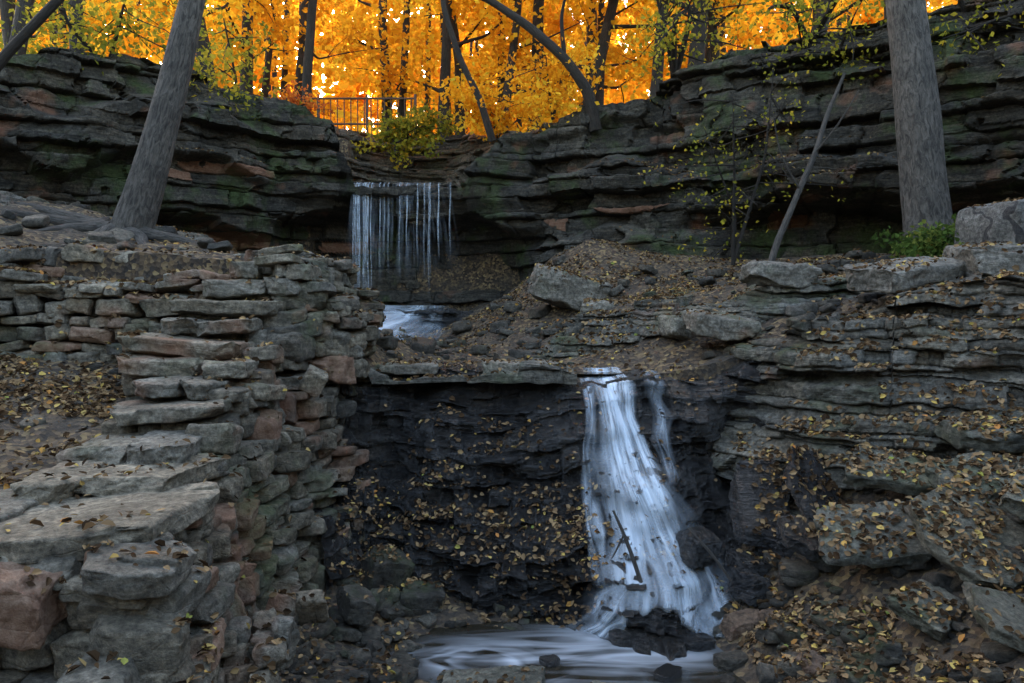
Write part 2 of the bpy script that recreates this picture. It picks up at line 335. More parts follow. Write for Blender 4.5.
curtain('layered_outcrop',[(3.2,11.,2.5,1.6),(3.35,10.2,2.75,1.2),(3.7,9.5,3.05,1.2),(4.4,9.1,3.2,1.3),(5.2,8.7,3.35,1.3),(6.5,8.,3.45,1.5),(8.5,6.9,3.6,1.8),(10.5,5.,3.8,2)],.02,.012,
   prof_r,M_outcrop,53,back=1.5,backrise=.1,t=(.05,.22),w=(.25,1.1),AL=.09,AB=.08,groove=.055,nz=.17,gw=.014)
curtain('layered_outcrop',[(.7,13.1,2.5,2.2),(1.1,12.3,3.05,2.2),(2.,11.8,3.3,2.2),(3.1,11.2,3.4,2.4),(4.4,11.0,3.6,2.6),(6,10.7,3.8,3.),(8.,10.1,3.95,3.),(10,9,4,3)],.028,.016,
   lambda x,z,t:.6*(1-t)+.1,M_outcrop,59,back=1.4,backrise=.1,t=(.05,.2),w=(.3,1.2),AL=.08,AB=.07,groove=.045,nz=.14,gw=.014)
curtain('layered_outcrop',[(-9.5,12.2,5.05,3.8),(-8,12.4,5.,3.8),(-6.9,12.7,4.75,3.8),(-6.3,13.3,4.5,3.8),(-5.4,14.4,4.4,3.6)],.035,.02,
   lambda x,z,t:.5*(1-t)+.1,M_outcrop,61,back=2.,backrise=.15,t=(.08,.3),w=(.6,2.),AL=.1,AB=.08,groove=.04,nz=.1)
# ---------------------------------------------------------------- stones
def template(n,k):
    a=np.linspace(-1,1,n+1); U,W=np.meshgrid(a,a,indexing='ij'); vs=[];fs=[];o=0
    for ax in range(3):
        for sg in(-1,1):
            p=np.zeros((n+1,n+1,3)); p[...,ax]=sg; p[...,(ax+1)%3]=U*sg; p[...,(ax+2)%3]=W
            vs.append(p.reshape(-1,3)); f=grid_faces(n+1,n+1)+o; fs.append(f); o+=(n+1)**2
    V=np.concatenate(vs);F=np.concatenate(fs)
    key=np.round(V*1000).astype(int); u,idx,inv=np.unique(key,axis=0,return_index=True,return_inverse=True)
    inv=inv.ravel(); V=V[idx];F=inv[F]
    V=np.sign(V)*np.abs(V)**.8
    V=V/(np.sum(np.abs(V)**k,axis=1)**(1/k))[:,None]
    return V,F
TMP={}
class Stones:
    def __init__(s): s.V=[];s.F=[];s.R=[];s.o=0
    def add(s,c,size,rot=(0,0,0),n=9,k=9,rough=.1,rnd=None,chop=5):
        if (n,k) not in TMP: TMP[(n,k)]=template(n,k)
        T,F=TMP[(n,k)]; off=rng.random(3)*50
        sz=np.array(size)/2
        V=T*sz
        q=V/ max(.12,float(sz.mean()))
        for _ in range(chop):
            nv=rng.normal(size=3); nv[2]*=.7; nv/=np.linalg.norm(nv)
            lim=rng.uniform(.72,.98)*np.sum(np.abs(nv)*sz)*.86
            d=V@nv; ex=np.maximum(0,d-lim); V=V-ex[:,None]*nv*.9
        m=sz.mean()
        for j in range(3):
            mj=min(m,sz[j]*1.5)
            V[:,j]+=rough*mj*(fbm(q[:,0]*1.1+off[0]+j*9,q[:,1]*1.1+off[1],q[:,2]*1.1+off[2],seed=j)*1.6+.35*vn(q[:,0]*6+off[0],q[:,1]*6+j*7,q[:,2]*6,seed=4+j))
        R=np.array(Euler(rot).to_matrix()); V=V@R.T+np.array(c)
        s.V.append(V);s.F.append(F+s.o);s.o+=len(V);s.R.append(np.full(len(V),rng.random() if rnd is None else rnd))
    def build(s,name,mat,parent=None): return make_mesh(name,np.concatenate(s.V),np.concatenate(s.F),mat,rnd=np.concatenate(s.R),smooth=True,parent=parent)
def wall(st,path,top,zbot,ch=(.11,.22),sw=(.18,.5),depth=.45,batter=.0,jit=.05,n=8,tall=.0):
    path=np.array(path,float); d=np.r_[0,np.cumsum(np.hypot(*np.diff(path,axis=0).T))]
    z=zbot
    while z<6:
        h=rng.uniform(*ch); s=-rng.random()*.3; anyp=False
        while s<d[-1]:
            w=rng.uniform(*sw)*rng.uniform(.7,1.3); sc=s+w/2
            x=np.interp(sc,d,path[:,0]);y=np.interp(sc,d,path[:,1])
            i=min(max(np.searchsorted(d,sc)-1,0),len(d)-2); t=path[i+1]-path[i]; t=t/np.linalg.norm(t); nrm=np.array([t[1],-t[0]])
            tp=top(x,y)
            if z<tp-.05:
                anyp=True
                hh=min(h,tp-z+.03)*rng.uniform(.8,1.05); o=batter*(tp-z)+rng.uniform(-jit,jit); zc=z+hh/2
                if rng.random()<tall and z+2*h<tp: hh*=1.8; zc=z+hh/2; o+=.04
                st.add((x+nrm[0]*o-nrm[0]*depth*.4,y+nrm[1]*o-nrm[1]*depth*.4,zc+rng.uniform(-.03,.03)),(w*.99,depth*rng.uniform(.85,1.15),hh*1.04),
                   (rng.normal()*.08,rng.normal()*.1,math.atan2(t[1],t[0])+rng.normal()*.17),n=n,rough=.15)
            s+=w
        z+=h
        if not anyp: break
steps=[(4.5,5.5,1.92,-3.9,-2.2),(5.4,6.25,2.0,-3.5,-2.28),(6.15,6.85,2.12,-3.55,-2.5),(6.8,7.4,2.32,-3.5,-2.55),(7.3,7.8,2.53,-3.6,-2.65),(7.7,8.1,2.69,-3.75,-2.6),(8.0,8.5,2.88,-3.85,-2.7),(8.4,8.8,3.08,-3.75,-2.66),(8.7,9.1,3.28,-3.7,-2.62),(9.0,9.4,3.5,-3.5,-2.55),(9.3,9.7,3.7,-3.35,-2.4),(9.6,10.3,3.86,-3.3,-2.4)]
def stairtop(x,y):
    z=1.9
    for a,b,zz,_,_ in steps:
        if y>=a: z=zz
    return z
e=empty('stone_staircase')
st=Stones()
for i,(y0,y1,z,x0,x1) in enumerate(steps):
    prev=steps[i-1][2] if i else 1.6
    yaw=rng.normal()*.07
    np_=[2,2,2,1,2,2,1,2,1,2,2,1][i]
    x0=x0+rng.uniform(-.12,.12); x1=x1+rng.uniform(-.08,.1)
    cuts=[x0]+([x0+(x1-x0)*rng.uniform(.3,.7)] if np_==2 else [])+[x1]
    for a,b in zip(cuts[:-1],cuts[1:]):
        zz=z+rng.uniform(-.025,.025)
        hh=rng.uniform(.13,.19)
        st.add(((a+b)/2,(y0+y1)/2+.02+rng.uniform(-.07,.07),zz-hh/2),((b-a)*1.05,y1-y0+.3,hh),(rng.normal()*.025,rng.normal()*.035,yaw+rng.normal()*.06),n=20,k=11,rough=.19,rnd=rng.uniform(.5,.84),chop=6)
    a=x0+.02
    while a<x1-.05:
        w_=rng.uniform(.22,.5); st.add((a+w_/2,y0+.27,z-.24),(w_,.4,.24),(0,0,rng.normal()*.08),n=8,rnd=rng.uniform(.05,.5)); st.add((a+w_/2,y0+.31,z-.46),(w_,.4,.24),(0,0,rng.normal()*.08),n=6,rnd=rng.uniform(.05,.5)); a+=w_
st.build('treads',M_stone,e)
st=Stones(); wall(st,[(-2.02,4.35),(-2.2,5.3),(-2.42,6.4),(-2.5,7.5),(-2.45,8.4),(-2.3,9.3)],lambda x,y:stairtop(x,y)-.12,-.05,batter=.2,n=10,ch=(.08,.24),sw=(.14,.5),jit=.12,tall=.12)
st.build('flank_wall',M_stone,e)
st=Stones(); wall(st,[(-5.2,4.5),(-3.2,4.42),(-2.05,4.4)],lambda x,y:1.8-.0*x,.3,batter=.12,n=12,ch=(.13,.28),sw=(.2,.55),jit=.08)
st.add((-2.72,4.28,1.58),(.4,.35,.34),(.05,.1,.2),n=16,rough=.22,rnd=.97,k=12)
st.add((-2.15,4.05,1.2),(.36,.35,.26),(.1,.05,-.2),n=12,rnd=.6)
for _ in range(38):
    st.add((rng.uniform(-2.5,-1.45),rng.uniform(4.1,6.4),rng.uniform(.5,1.0)),tuple(rng.uniform(.12,.32,3)),tuple(rng.normal(size=3)*.3),n=9,rough=.18)
st.build('front_wall',M_stone,e)
def btop(x,y): return float(np.interp(x,[-3,-2.65,-2.5,-2.2,-2.15,-1.95,-1.9,-1.6],[3.9,3.85,3.72,3.68,3.45,3.4,3.15,3.05]))
st=Stones()
wall(st,[(-2.7,9.0),(-2.25,9.0),(-1.85,9.2),(-1.72,9.7),(-1.8,10.6),(-2.1,12)],btop,2.35,batter=-.12,jit=.09,n=10,ch=(.08,.2),sw=(.16,.55),tall=.1)
wall(st,[(-2.75,9.35),(-2.2,9.5),(-2.05,10.2),(-2.2,11)],lambda x,y:3.75,2.9,batter=.0,jit=.05,n=8,ch=(.12,.2))
st.add((-2.12,8.45,2.42),(.24,.24,.26),(.3,.5,.4),n=10)
st.build('stone_bastion',M_stone)
st=Stones()
wall(st,[(-2.4,8.7),(-2.25,9.1),(-2.1,9.45),(-1.95,9.9)],lambda x,y:2.45,.2,batter=.1,jit=.14,n=9,ch=(.1,.3),sw=(.15,.5))
st.build('bastion_footing',M_slabwet)
st=Stones()
wall(st,[(-8.5,8.6),(-6.2,9.05),(-4.6,9.2),(-3.4,9.35)],lambda x,y:3.52+.06*math.sin(x*3),2.25,batter=.06,jit=.08,n=9,ch=(.08,.22),sw=(.13,.6),tall=.12)
wall(st,[(-8.5,9.1),(-6.2,9.5),(-4.6,9.65),(-3.3,9.8)],lambda x,y:3.86+.07*math.sin(x*2.1),3.3,batter=.03,jit=.1,n=9,ch=(.1,.22),sw=(.2,.7))
st.build('dry_stone_wall',M_stone)
def boulder(name,c,size,rot,mat=M_boulder,n=22,rough=.14,k=6,rnd=None):
    s=Stones(); s.add(c,size,rot,n=n,k=k,rough=rough,rnd=rng.uniform(.35,.75) if rnd is None else rnd); return s.build(name,mat)
boulder('graffitied_stone_block',(7.35,11.2,4.25),(1.75,1.2,.9),(.05,-.12,.1),M_block,k=16,rough=.06,rnd=.5)
for c,s_,r in [((4.75,9.75,3.6),(1.45,.9,.26),(.12,-.16,.2)),((5.75,9.3,3.65),(1.1,.8,.28),(-.1,.08,-.2)),((1.05,14.4,3.5),(1.4,.9,.6),(.1,.25,.2)),((1.7,13.6,3.1),(1.,.7,.35),(.0,.1,-.3)),
   ((3.75,11.2,3.65),(1.0,.6,.32),(.05,.1,.1)),((6.3,10.4,3.9),(1.4,.8,.2),(.1,-.05,.1)),((2.75,10.5,2.95),(.9,.6,.3),(.1,.1,.1)),((2.4,11.2,2.9),(.7,.5,.3),(0,.1,.5)),((.1,9.95,2.44),(1.1,.6,.14),(0,.02,.05)),((-1.35,10.1,2.42),(.8,.5,.12),(0,0,.1)),
   ((-.15,6.55,.03),(.9,.4,.16),(0,0,.1)),((.7,6.3,.04),(.4,.3,.14),(0,0,.5)),((.25,6.15,.05),(.35,.25,.14),(0,0,1.5))]:
    boulder('boulder',c,s_,r,M_slab if c[1]<7 else M_boulder,k=9,rough=.17)
for c,s_,r,m in [((3.95,6.65,1.3),(1.15,1.0,.13),(.5,-.15,.5),0),((3.3,7.2,1.14),(.95,.75,.13),(.4,-.1,-.2),0),((3.1,8.2,1.35),(.6,.16,.8),(-.6,.25,.5),1),((2.65,8.5,1.1),(.6,.18,.95),(-.55,-.15,-.1),1),((4.5,6.5,1.58),(.9,.7,.14),(.4,-.3,.9),0),((4.35,7.3,1.62),(.8,.6,.16),(.35,-.2,.2),0),((3.75,7.9,1.58),(.9,.6,.15),(.4,.1,-.3),0),((4.8,7.8,1.98),(1.,.6,.2),(.3,-.1,.1),0),((3.3,6.2,.8),(.6,.45,.12),(.3,-.1,.6),0),((5.3,7.2,2.0),(1.,.6,.2),(.3,-.2,.3),0),((3.6,5.7,.95),(.7,.5,.1),(.35,-.2,1.2),0),((2.95,7.7,.95),(.7,.5,.14),(.5,.1,.3),1)]:
    boulder('rock_slab',c,s_,r,M_wet if m else M_slab,k=14,rough=.18,rnd=rng.uniform(.45,.9))
for c,s_,r,m in [((2.5,8.3,.4),(.5,.4,.4),(.1,.2,.4),M_wet),((2.9,8.3,.7),(.5,.4,.4),(.1,.2,.4),M_wet),((-.95,8.15,.15),(.5,.4,.3),(.1,.1,.3),M_slabwet),((-1.35,8.4,.4),(.45,.5,.35),(.1,.3,.5),M_slabwet),((-1.5,7.5,.35),(.35,.4,.25),(.1,.3,.5),M_slabwet)]:
    boulder('boulder',c,s_,r,m,n=16,k=9)
st=Stones()
def rub(x0,x1,y0,y1,n,smin,smax,sink=.2):
    for _ in range(n):
        x=rng.uniform(x0,x1);y=rng.uniform(y0,y1);s_=smin+(smax-smin)*rng.random()**2.5
        z=float(H(np.array([x]),np.array([y]))[0])
        st.add((x,y,z+s_*sink),(s_*rng.uniform(.8,1.4),s_*rng.uniform(.7,1.1),s_*rng.uniform(.3,.6)),(rng.normal()*.25,rng.normal()*.25,rng.uniform(0,6)),n=5,k=7,rough=.18)
rub(-2.1,-.9,5.6,9,260,.05,.24); rub(2.,5.2,5.,8.8,380,.05,.32); rub(-1.2,2.2,5.3,6.75,320,.03,.16); rub(-1.2,1.,7.8,8.8,120,.05,.2); rub(1.5,8,12,15,120,.08,.4); rub(-2.6,1.5,10.5,17,140,.08,.4); rub(2.5,8,9.6,11,60,.08,.3); rub(-6,-3.2,5,9,60,.05,.2); rub(-8,-3,10,14,60,.08,.4)
st.build('rubble',M_slabwet)
# ---------------------------------------------------------------- ray cast helper
bpy.context.view_layer.update(); dg=bpy.context.evaluated_depsgraph_get()
def cast(o,d):
    r=scene.ray_cast(dg,Vector(o),Vector(d)); return (r[1],r[2],r[4]) if r[0] else None
# ---------------------------------------------------------------- fallen leaves
LV=[];LR=[]
def leafshape(p,n,size,ang):
    n=np.array(n,float); n/=np.linalg.norm(n)
    a=np.array([math.cos(ang),math.sin(ang),0]); t=a-n*(a@n); t/=np.linalg.norm(t)+1e-9; b=np.cross(n,t)
    cl=rng.uniform(.05,.35)*size; w=size*rng.uniform(.2,.4)
    p=np.array(p)
    return [p-t*size*.5,p-t*size*.15+b*w+n*cl,p+t*size*.25+b*w*.8+n*cl,p+t*size*.55+n*cl*rng.uniform(0,1),p+t*size*.25-b*w*.8+n*cl,p-t*size*.15-b*w+n*cl]
def wgt(x,y):
    if y>lowY(x):
        if x<-2.2: return .2 if y<12 else .6
        if x<.4 and y<14: return .3
        if y>11.5: return 1.
        return .3
    if x<-2.9 and y>4.8: return 1. if x<-3.7 else .06
    if x<-1.9: return .12
    if y>8.3 and x<2.6: return .5 if x<.8 else .06
    if -1<x<2.1 and y>6.4: return .015 if y<7.9 else .4
    if x>2.1: return .9
    return .6
for reg,num in (((-7,6.5,3.6,9.8),60000),((-7,9,9.8,18),44000)):
    xs=rng.uniform(reg[0],reg[1],num);ys=rng.uniform(reg[2],reg[3],num); den=fbm(xs*1.4,ys*1.4,seed=90)
    for x,y,dd in zip(xs,ys,den):
        w=wgt(x,y)*np.clip(.65+dd*2.2,.06,1.)
        if rng.random()>w: continue
        r=cast((x,y,14 if y<14 else 6.5),(0,0,-1))
        if r is None: continue
        p,n,ob=r
        if n.z<.25 or p.z>6.8: continue
        nn=np.array(n)+rng.normal(size=3)*.38
        LV.append(leafshape((p.x,p.y,p.z+.006+rng.random()*.014),nn,rng.uniform(.03,.085),rng.uniform(0,6.28))); LR.append(rng.random()**1.3)
for _ in range(2200):
    x=rng.uniform(-1.9,.9);z=rng.uniform(.0,2.3)
    if rng.random()>np.clip(.06+float(fbm(np.array([x*1.3]),np.array([z*1.3]),seed=4)[0])*2.4+.2*(z<.7),.02,1): continue
    r=cast((x,6,z),(0,1,-.25))
    if r is None: continue
    p,n,ob=r
    if n.z<.1: continue
    LV.append(leafshape((p.x,p.y-.01,p.z+.01),np.array(n)+rng.normal(size=3)*.25,rng.uniform(.025,.075),rng.uniform(0,6.28))); LR.append(rng.random()**1.1)
LVa=np.array(LV); N=len(LVa); b=np.arange(N)[:,None]*6
F=np.concatenate([b+np.array([[0,1,2,3]]),b+np.array([[0,3,4,5]])])
make_mesh('fallen_leaves',LVa.reshape(-1,3),F,M_litter,rnd=np.repeat(LR,6))
# ---------------------------------------------------------------- water
class Sheets:
    def __init__(s): s.V=[];s.F=[];s.U=[];s.R=[];s.o=0
    def add(s,G,U,R):
        n,m=G.shape[:2]; s.V.append(G.reshape(-1,3)); s.U.append(U.reshape(-1,2)); s.R.append(R.ravel()); s.F.append(grid_faces(n,m)+s.o); s.o+=n*m
    def build(s,name,mat,parent=None): return make_mesh(name,np.concatenate(s.V),np.concatenate(s.F),mat,rnd=np.concatenate(s.R),uv=np.concatenate(s.U),smooth=True,parent=parent)
def flow(sh,tz,xl,xr,off,seed,nt=60,na=24,y0=7.4,soft=.18,smoothk=3,useg=1.0,lipback=.0,topfade=0.,ripple=.03,al=1.):
    t=np.linspace(0,1,nt); k=np.linspace(0,1,len(tz)); z=np.interp(t,k,tz); l=np.interp(t,k,xl); r=np.interp(t,k,xr)
    a=np.linspace(0,1,na); G=np.zeros((nt,na,3))
    for i in range(nt):
        for j in range(na):
            x=l[i]+(r[i]-l[i])*a[j]+.05*float(vn(t[i]*6,a[j]*4,seed)); h=cast((x,y0,z[i]),(0,1,0))
            G[i,j]=(x,h[0].y if h else 9.7,z[i])
    Yh=G[...,1].copy()
    for _ in range(smoothk):
        P=np.pad(Yh,1,'edge'); S=(P[:-2,1:-1]+P[2:,1:-1]+P[1:-1,:-2]+P[1:-1,2:]+P[1:-1,1:-1])/5; Yh=np.minimum(S,Yh*.5+S*.5)
    Yh=np.minimum.accumulate(Yh,axis=0)*.45+Yh*.55
    G[...,1]=Yh-off+ripple*fbm(a[None]*9+seed,t[:,None]*3,seed=seed)
    if lipback>0:
        back=np.linspace(lipback,0,6)[:,None]; top=np.stack([np.repeat(G[:1,:,0],6,0),G[:1,:,1]+back,np.repeat(G[:1,:,2],6,0)+.02],-1)
        G=np.concatenate([top,G]); nt=len(G); t=np.linspace(0,1,nt)
    edge=np.clip(np.minimum(a,1-a)/soft,0,1)[None]*np.ones((nt,1)); edge=edge*np.clip(.75+fbm(a[None]*5,t[:,None]*4,seed=seed+4)*1.5,.05,1)*al
    edge=edge*np.clip((1-t[:,None])/.06+.3,0,1)
    if topfade: edge=edge*np.clip(t[:,None]/topfade,0,1)
    L=np.r_[0,np.cumsum(np.linalg.norm(np.diff(G[:,na//2],axis=0),axis=1))]
    U=np.stack([np.repeat(a[None]*useg+seed*3.1,nt,0),np.repeat(L[:,None],na,1)+seed],-1)
    sh.add(G,U,edge)
e=empty('lower_waterfall')
sh=Sheets()
tz=[2.36,2.25,1.9,1.34,.9,.47,.06]
flow(sh,tz,[.95,.92,.9,.85,.85,.8,.62],[1.5,1.48,1.47,1.75,2.0,2.3,2.4],.035,1,lipback=.5,soft=.25,al=.9,na=40,useg=1.3)
flow(sh,tz,[1.0,1.02,1.04,1.08,1.15,1.25,1.2],[1.4,1.4,1.42,1.6,1.8,2.05,2.1],.06,2,lipback=.4,soft=.3)
flow(sh,[2.36,2.1,1.7,1.3],[1.6,1.62,1.62,1.6],[1.9,1.85,1.88,1.9],.03,5,nt=30,na=10,useg=.4,lipback=.3,al=.5,soft=.4)
flow(sh,[.9,.5,.2,.03],[1.1,.95,.75,.5],[1.4,1.25,1.1,.95],.05,6,nt=30,na=16,topfade=.3,soft=.35)
flow(sh,[.9,.5,.2,.03],[1.6,1.7,1.75,1.65],[2.05,2.25,2.3,2.2],.05,7,nt=30,na=16,topfade=.3,soft=.35,al=.9)
flow(sh,[2.3,1.6,.9,.4],[.84,.8,.76,.79],[1.0,.96,.93,.96],.04,8,nt=40,na=8,useg=.2,al=.7)
sh.build('water_sheet',M_fall,e)
for c,s_,r,m in [((1.9,8.02,.76),(.36,.34,.3),(.2,.1,.3),M_wet),((2.38,7.85,.4),(.34,.34,.28),(.1,.3,.8),M_wet),((1.28,7.66,.32),(.5,.26,.17),(.1,-.45,.3),M_brown),((2.2,7.45,.18),(.42,.26,.15),(.05,-.2,.2),M_brown),((2.5,7.4,.25),(.35,.25,.18),(0,.1,.4),M_brown),
  ((1.05,7.45,.05),(.22,.2,.12),(0,.1,.4),M_wet),((1.75,7.35,.05),(.28,.2,.13),(0,.1,.4),M_wet),((1.5,7.55,.1),(.28,.2,.26),(.1,.2,.9),M_wet),((2.42,6.35,.25),(.28,.22,.22),(.3,.1,.4),M_brown),((.35,7.0,.03),(.2,.14,.07),(0,0,.4),M_wet),((1.35,6.75,.03),(.26,.18,.08),(0,0,.9),M_wet),((1.95,6.95,.05),(.3,.2,.12),(0,0,.2),M_slabwet)]:
    boulder('boulder',c,s_,r,m,n=16,k=8,rough=.18)
e=empty('upper_waterfall')
sh=Sheets()
lips=[h[0].y for h in (cast((x,14,5.8),(0,1,0)) for x in np.linspace(-3.8,-1.4,12)) if h]; lipy=min(lips)-.05
def strand(x,w,z1,al,seed,na=4,us=.5,wob=.01):
    nt=20; t=np.linspace(0,1,nt); z=6.1+(z1-6.1)*t; z=np.r_[6.2,6.17,z]; y=np.r_[lipy+.7,lipy+.2,lipy-.12*np.sqrt(t)]
    nt+=2; tt=np.linspace(0,1,nt); a=np.linspace(0,1,na); ww=w*(1+.35*tt)
    G=np.zeros((nt,na,3)); G[...,0]=x+(a[None]-.5)*ww[:,None]+wob*np.sin(tt*9+seed)[:,None]; G[...,1]=y[:,None]; G[...,2]=z[:,None]
    U=np.stack([np.repeat(a[None]*us+seed,nt,0),np.repeat((tt*3)[:,None],na,1)+seed*2],-1)
    R=np.clip(np.minimum(a,1-a)*3,.25,1)[None]*al*np.clip((1-tt)/.5,0,1)[:,None]
    sh.add(G,U,R)
for i in range(8): strand(-3.76+.06*i+rng.uniform(-.02,.02),rng.uniform(.025,.07),3.2,1.,i)
for x in(-3.12,-2.98,-2.9,-2.62,-2.5,-2.25,-2.1,-1.98,-1.92,-1.7,-1.5): strand(x+rng.uniform(-.04,.04),rng.uniform(.02,.04),rng.choice([3.3,3.8,4.3]),rng.uniform(.4,.85),20+x)
sh.build('strands',M_thin,e)
sh=Sheets(); strand(-2.6,2.2,3.8,.8,3,na=30,us=1.6); strand(-3.5,.6,3.2,1.,7,na=12,us=.6); sh.build('veil',M_veil,e)
sh=Sheets()
flow(sh,[3.22,3.1,2.8,2.4],[-3.5,-3.5,-3.5,-3.4],[-1.6,-1.6,-1.5,-1.3],.05,11,nt=26,na=40,y0=13,useg=1.6,lipback=.6,al=.7)
flow(sh,[3.22,3.1,2.8,2.4],[-3.3,-3.35,-3.3,-3.1],[-2.2,-2.2,-2.1,-1.9],.1,12,nt=26,na=30,y0=13,useg=1.2,lipback=.4)
sh.build('cascade_sheet',M_fall,e)
def pool_mat():
    s=NT('pool_water'); g=s.n('ShaderNodeNewGeometry').outputs['Position']
    def dv(cx,cy,sx=1.,sy=1.):
        v=s.n('ShaderNodeVectorMath',operation='SUBTRACT'); s.l(g,v.inputs[0]); v.inputs[1].default_value=(cx,cy,0)
        m=s.n('ShaderNodeVectorMath',operation='MULTIPLY'); s.l(v.outputs[0],m.inputs[0]); m.inputs[1].default_value=(sx,sy,0); return m.outputs[0]
    def dist(*a):
        l=s.n('ShaderNodeVectorMath',operation='LENGTH'); s.l(dv(*a),l.inputs[0]); return l.outputs['Value']
    n=s.noise(s.mapping(g,(.9,1.5,1)),1.2,2,.5,1.2)
    n2=s.noise(s.mapping(g,(.5,2.,1)),1.4,2,.4,2.2)
    # eddy: streaks follow circles round a centre
    c=dv(-.3,7.0,1.,1.7)
    nv=s.n('ShaderNodeVectorMath',operation='NORMALIZE'); s.l(c,nv.inputs[0]); r=dist(-.3,7.0,1.,1.7)
    sc=s.n('ShaderNodeVectorMath',operation='SCALE'); s.l(nv.outputs[0],sc.inputs[0]); sc.inputs[3].default_value=.55
    cb=s.n('ShaderNodeCombineXYZ'); s.l(s.math('ADD',s.math('MULTIPLY',r,3.6),s.math('MULTIPLY',n,1.6)),cb.inputs[2])
    ad=s.n('ShaderNodeVectorMath',operation='ADD'); s.l(sc.outputs[0],ad.inputs[0]); s.l(cb.outputs[0],ad.inputs[1])
    n3=s.noise(ad.outputs[0],1.3,1,.4)
    near=s.ramp(dist(1.25,7.5,.8,1.15),[(.1,.95),(.35,.5),(.85,.0)])
    mid=s.ramp(dist(.55,7.2,.5,1.1),[(.15,.75),(.85,0.)])
    edd=s.ramp(r,[(.12,0.),(.35,.8),(1.3,0.)])
    f1=s.math('MULTIPLY',near,s.ramp(n,[(.3,.3),(.65,1.)]))
    f2=s.math('MULTIPLY',mid,s.ramp(n2,[(.4,0.),(.7,.85)]))
    f3=s.math('MULTIPLY',edd,s.ramp(n3,[(.42,0.),(.66,.8)]))
    foam=s.math('ADD',s.math('MAXIMUM',f1,f3),f2,True)
    b=s.n('ShaderNodeBsdfPrincipled'); b.inputs['Base Color'].default_value=(.018,.015,.01,1); b.inputs['Roughness'].default_value=.15
    s.l(s.bump(s.noise(g,3,1,.5),.15,.05),b.inputs['Normal'])
    d=s.n('ShaderNodeBsdfDiffuse'); d.inputs['Color'].default_value=(.5,.54,.6,1)
    mx=s.n('ShaderNodeMixShader'); s.l(s.math('MULTIPLY',foam,.75),mx.inputs[0]); s.l(b.outputs[0],mx.inputs[1]); s.l(d.outputs[0],mx.inputs[2]); s.l(mx.outputs[0],s.out.inputs[0]); return s.m
M_pool=pool_mat()
gx=np.linspace(-1.9,2.3,80);gy=np.linspace(6.1,8.8,60); A,B=np.meshgrid(gx,gy,indexing='ij')
make_mesh('pool_water',np.stack([A,B,.012+.006*fbm(A*2,B*2)],-1),grid_faces(80,60),M_pool,smooth=True)
gx=np.linspace(-1.7,1.9,60);gy=np.linspace(10.2,18,80); A,B=np.meshgrid(gx,gy,indexing='ij')
make_mesh('creek_water',np.stack([A-(B-10)*.18,B,2.34+0*A],-1),grid_faces(60,80),M_pool,smooth=True)
# ---------------------------------------------------------------- trees
def tube(P,R,seg=14,seed=0,rough=.12,flare=0):
    P=np.array(P,float);R=np.array(R,float); d=np.r_[0,np.cumsum(np.linalg.norm(np.diff(P,axis=0),axis=1))]
    n=max(4,int(d[-1]/max(.12,R.mean()*.7))); s=np.linspace(0,d[-1],n)
    Q=np.stack([np.interp(s,d,P[:,k]) for k in range(3)],1)
    for _ in range(3): Q[1:-1]=(Q[:-2]+2*Q[1:-1]+Q[2:])/4
    r=np.interp(s,d,R)
    T=np.gradient(Q,axis=0); T/=np.linalg.norm(T,axis=1)[:,None]
    ref=np.array([.3,.9,.1]); Bn=np.cross(T,ref); Bn/=np.linalg.norm(Bn,axis=1)[:,None]; C=np.cross(T,Bn)
    a=np.linspace(0,2*np.pi,seg+1)
    rr=r[:,None]*(1+rough*fbm(np.cos(a)[None]*1.5+seed,np.sin(a)[None]*1.5,s[:,None]*.8/max(.1,R.max()*3),seed=seed)*1.5)
    if flare: rr=rr*(1+flare*np.exp(-s/.35)[:,None]*(1+.5*np.sin(a*5+seed)[None]))
    rr[:,-1]=rr[:,0]
    V=Q[:,None]+rr[...,None]*(np.cos(a)[None,:,None]*Bn[:,None]+np.sin(a)[None,:,None]*C[:,None])
    U=np.stack([np.repeat(a[None]/(2*np.pi),n,0),np.repeat(s[:,None],seg+1,1)],-1)
    return V.reshape(-1,3),grid_faces(n,seg+1),U.reshape(-1,2)
class Tubes:
    def __init__(s): s.V=[];s.F=[];s.U=[];s.o=0
    def add(s,*a,**k):
        V,F,U=tube(*a,**k); s.V.append(V);s.F.append(F+s.o);s.U.append(U);s.o+=len(V)
    def build(s,name,mat,parent=None): return make_mesh(name,np.concatenate(s.V),np.concatenate(s.F),mat,uv=np.concatenate(s.U),smooth=True,parent=parent)
def leafcloud(C,R,n_per,size,flat=.75,tone=None,seed=0):
    r=np.random.default_rng(seed); C=np.array(C);K=len(C)
    tot=K*n_per; ci=np.repeat(np.arange(K),n_per)
    d=r.normal(size=(tot,3)); d/=np.linalg.norm(d,axis=1)[:,None]; rad=r.random(tot)**.45
    P=C[ci]+d*rad[:,None]*np.array(R)[ci][:,None]*np.array([1,1,flat])
    nrm=r.normal(size=(tot,3))+np.array([0,0,.4]); nrm/=np.linalg.norm(nrm,axis=1)[:,None]
    t=np.cross(nrm,r.normal(size=(tot,3))); t/=np.linalg.norm(t,axis=1)[:,None]; b=np.cross(nrm,t)
    s=(size*r.uniform(.6,1.3,tot))[:,None]
    V=np.stack([P-t*s*.55,P+b*s*.36-t*s*.05+nrm*s*.08,P+t*s*.6,P-b*s*.36-t*s*.05+nrm*s*.08],1)
    F=np.arange(tot*4).reshape(-1,4)
    tc=(r.random(K) if tone is None else np.array(tone))[ci]*.6+r.random(tot)*.4
    return V.reshape(-1,3),F,np.repeat(np.clip(tc,0,1),4)
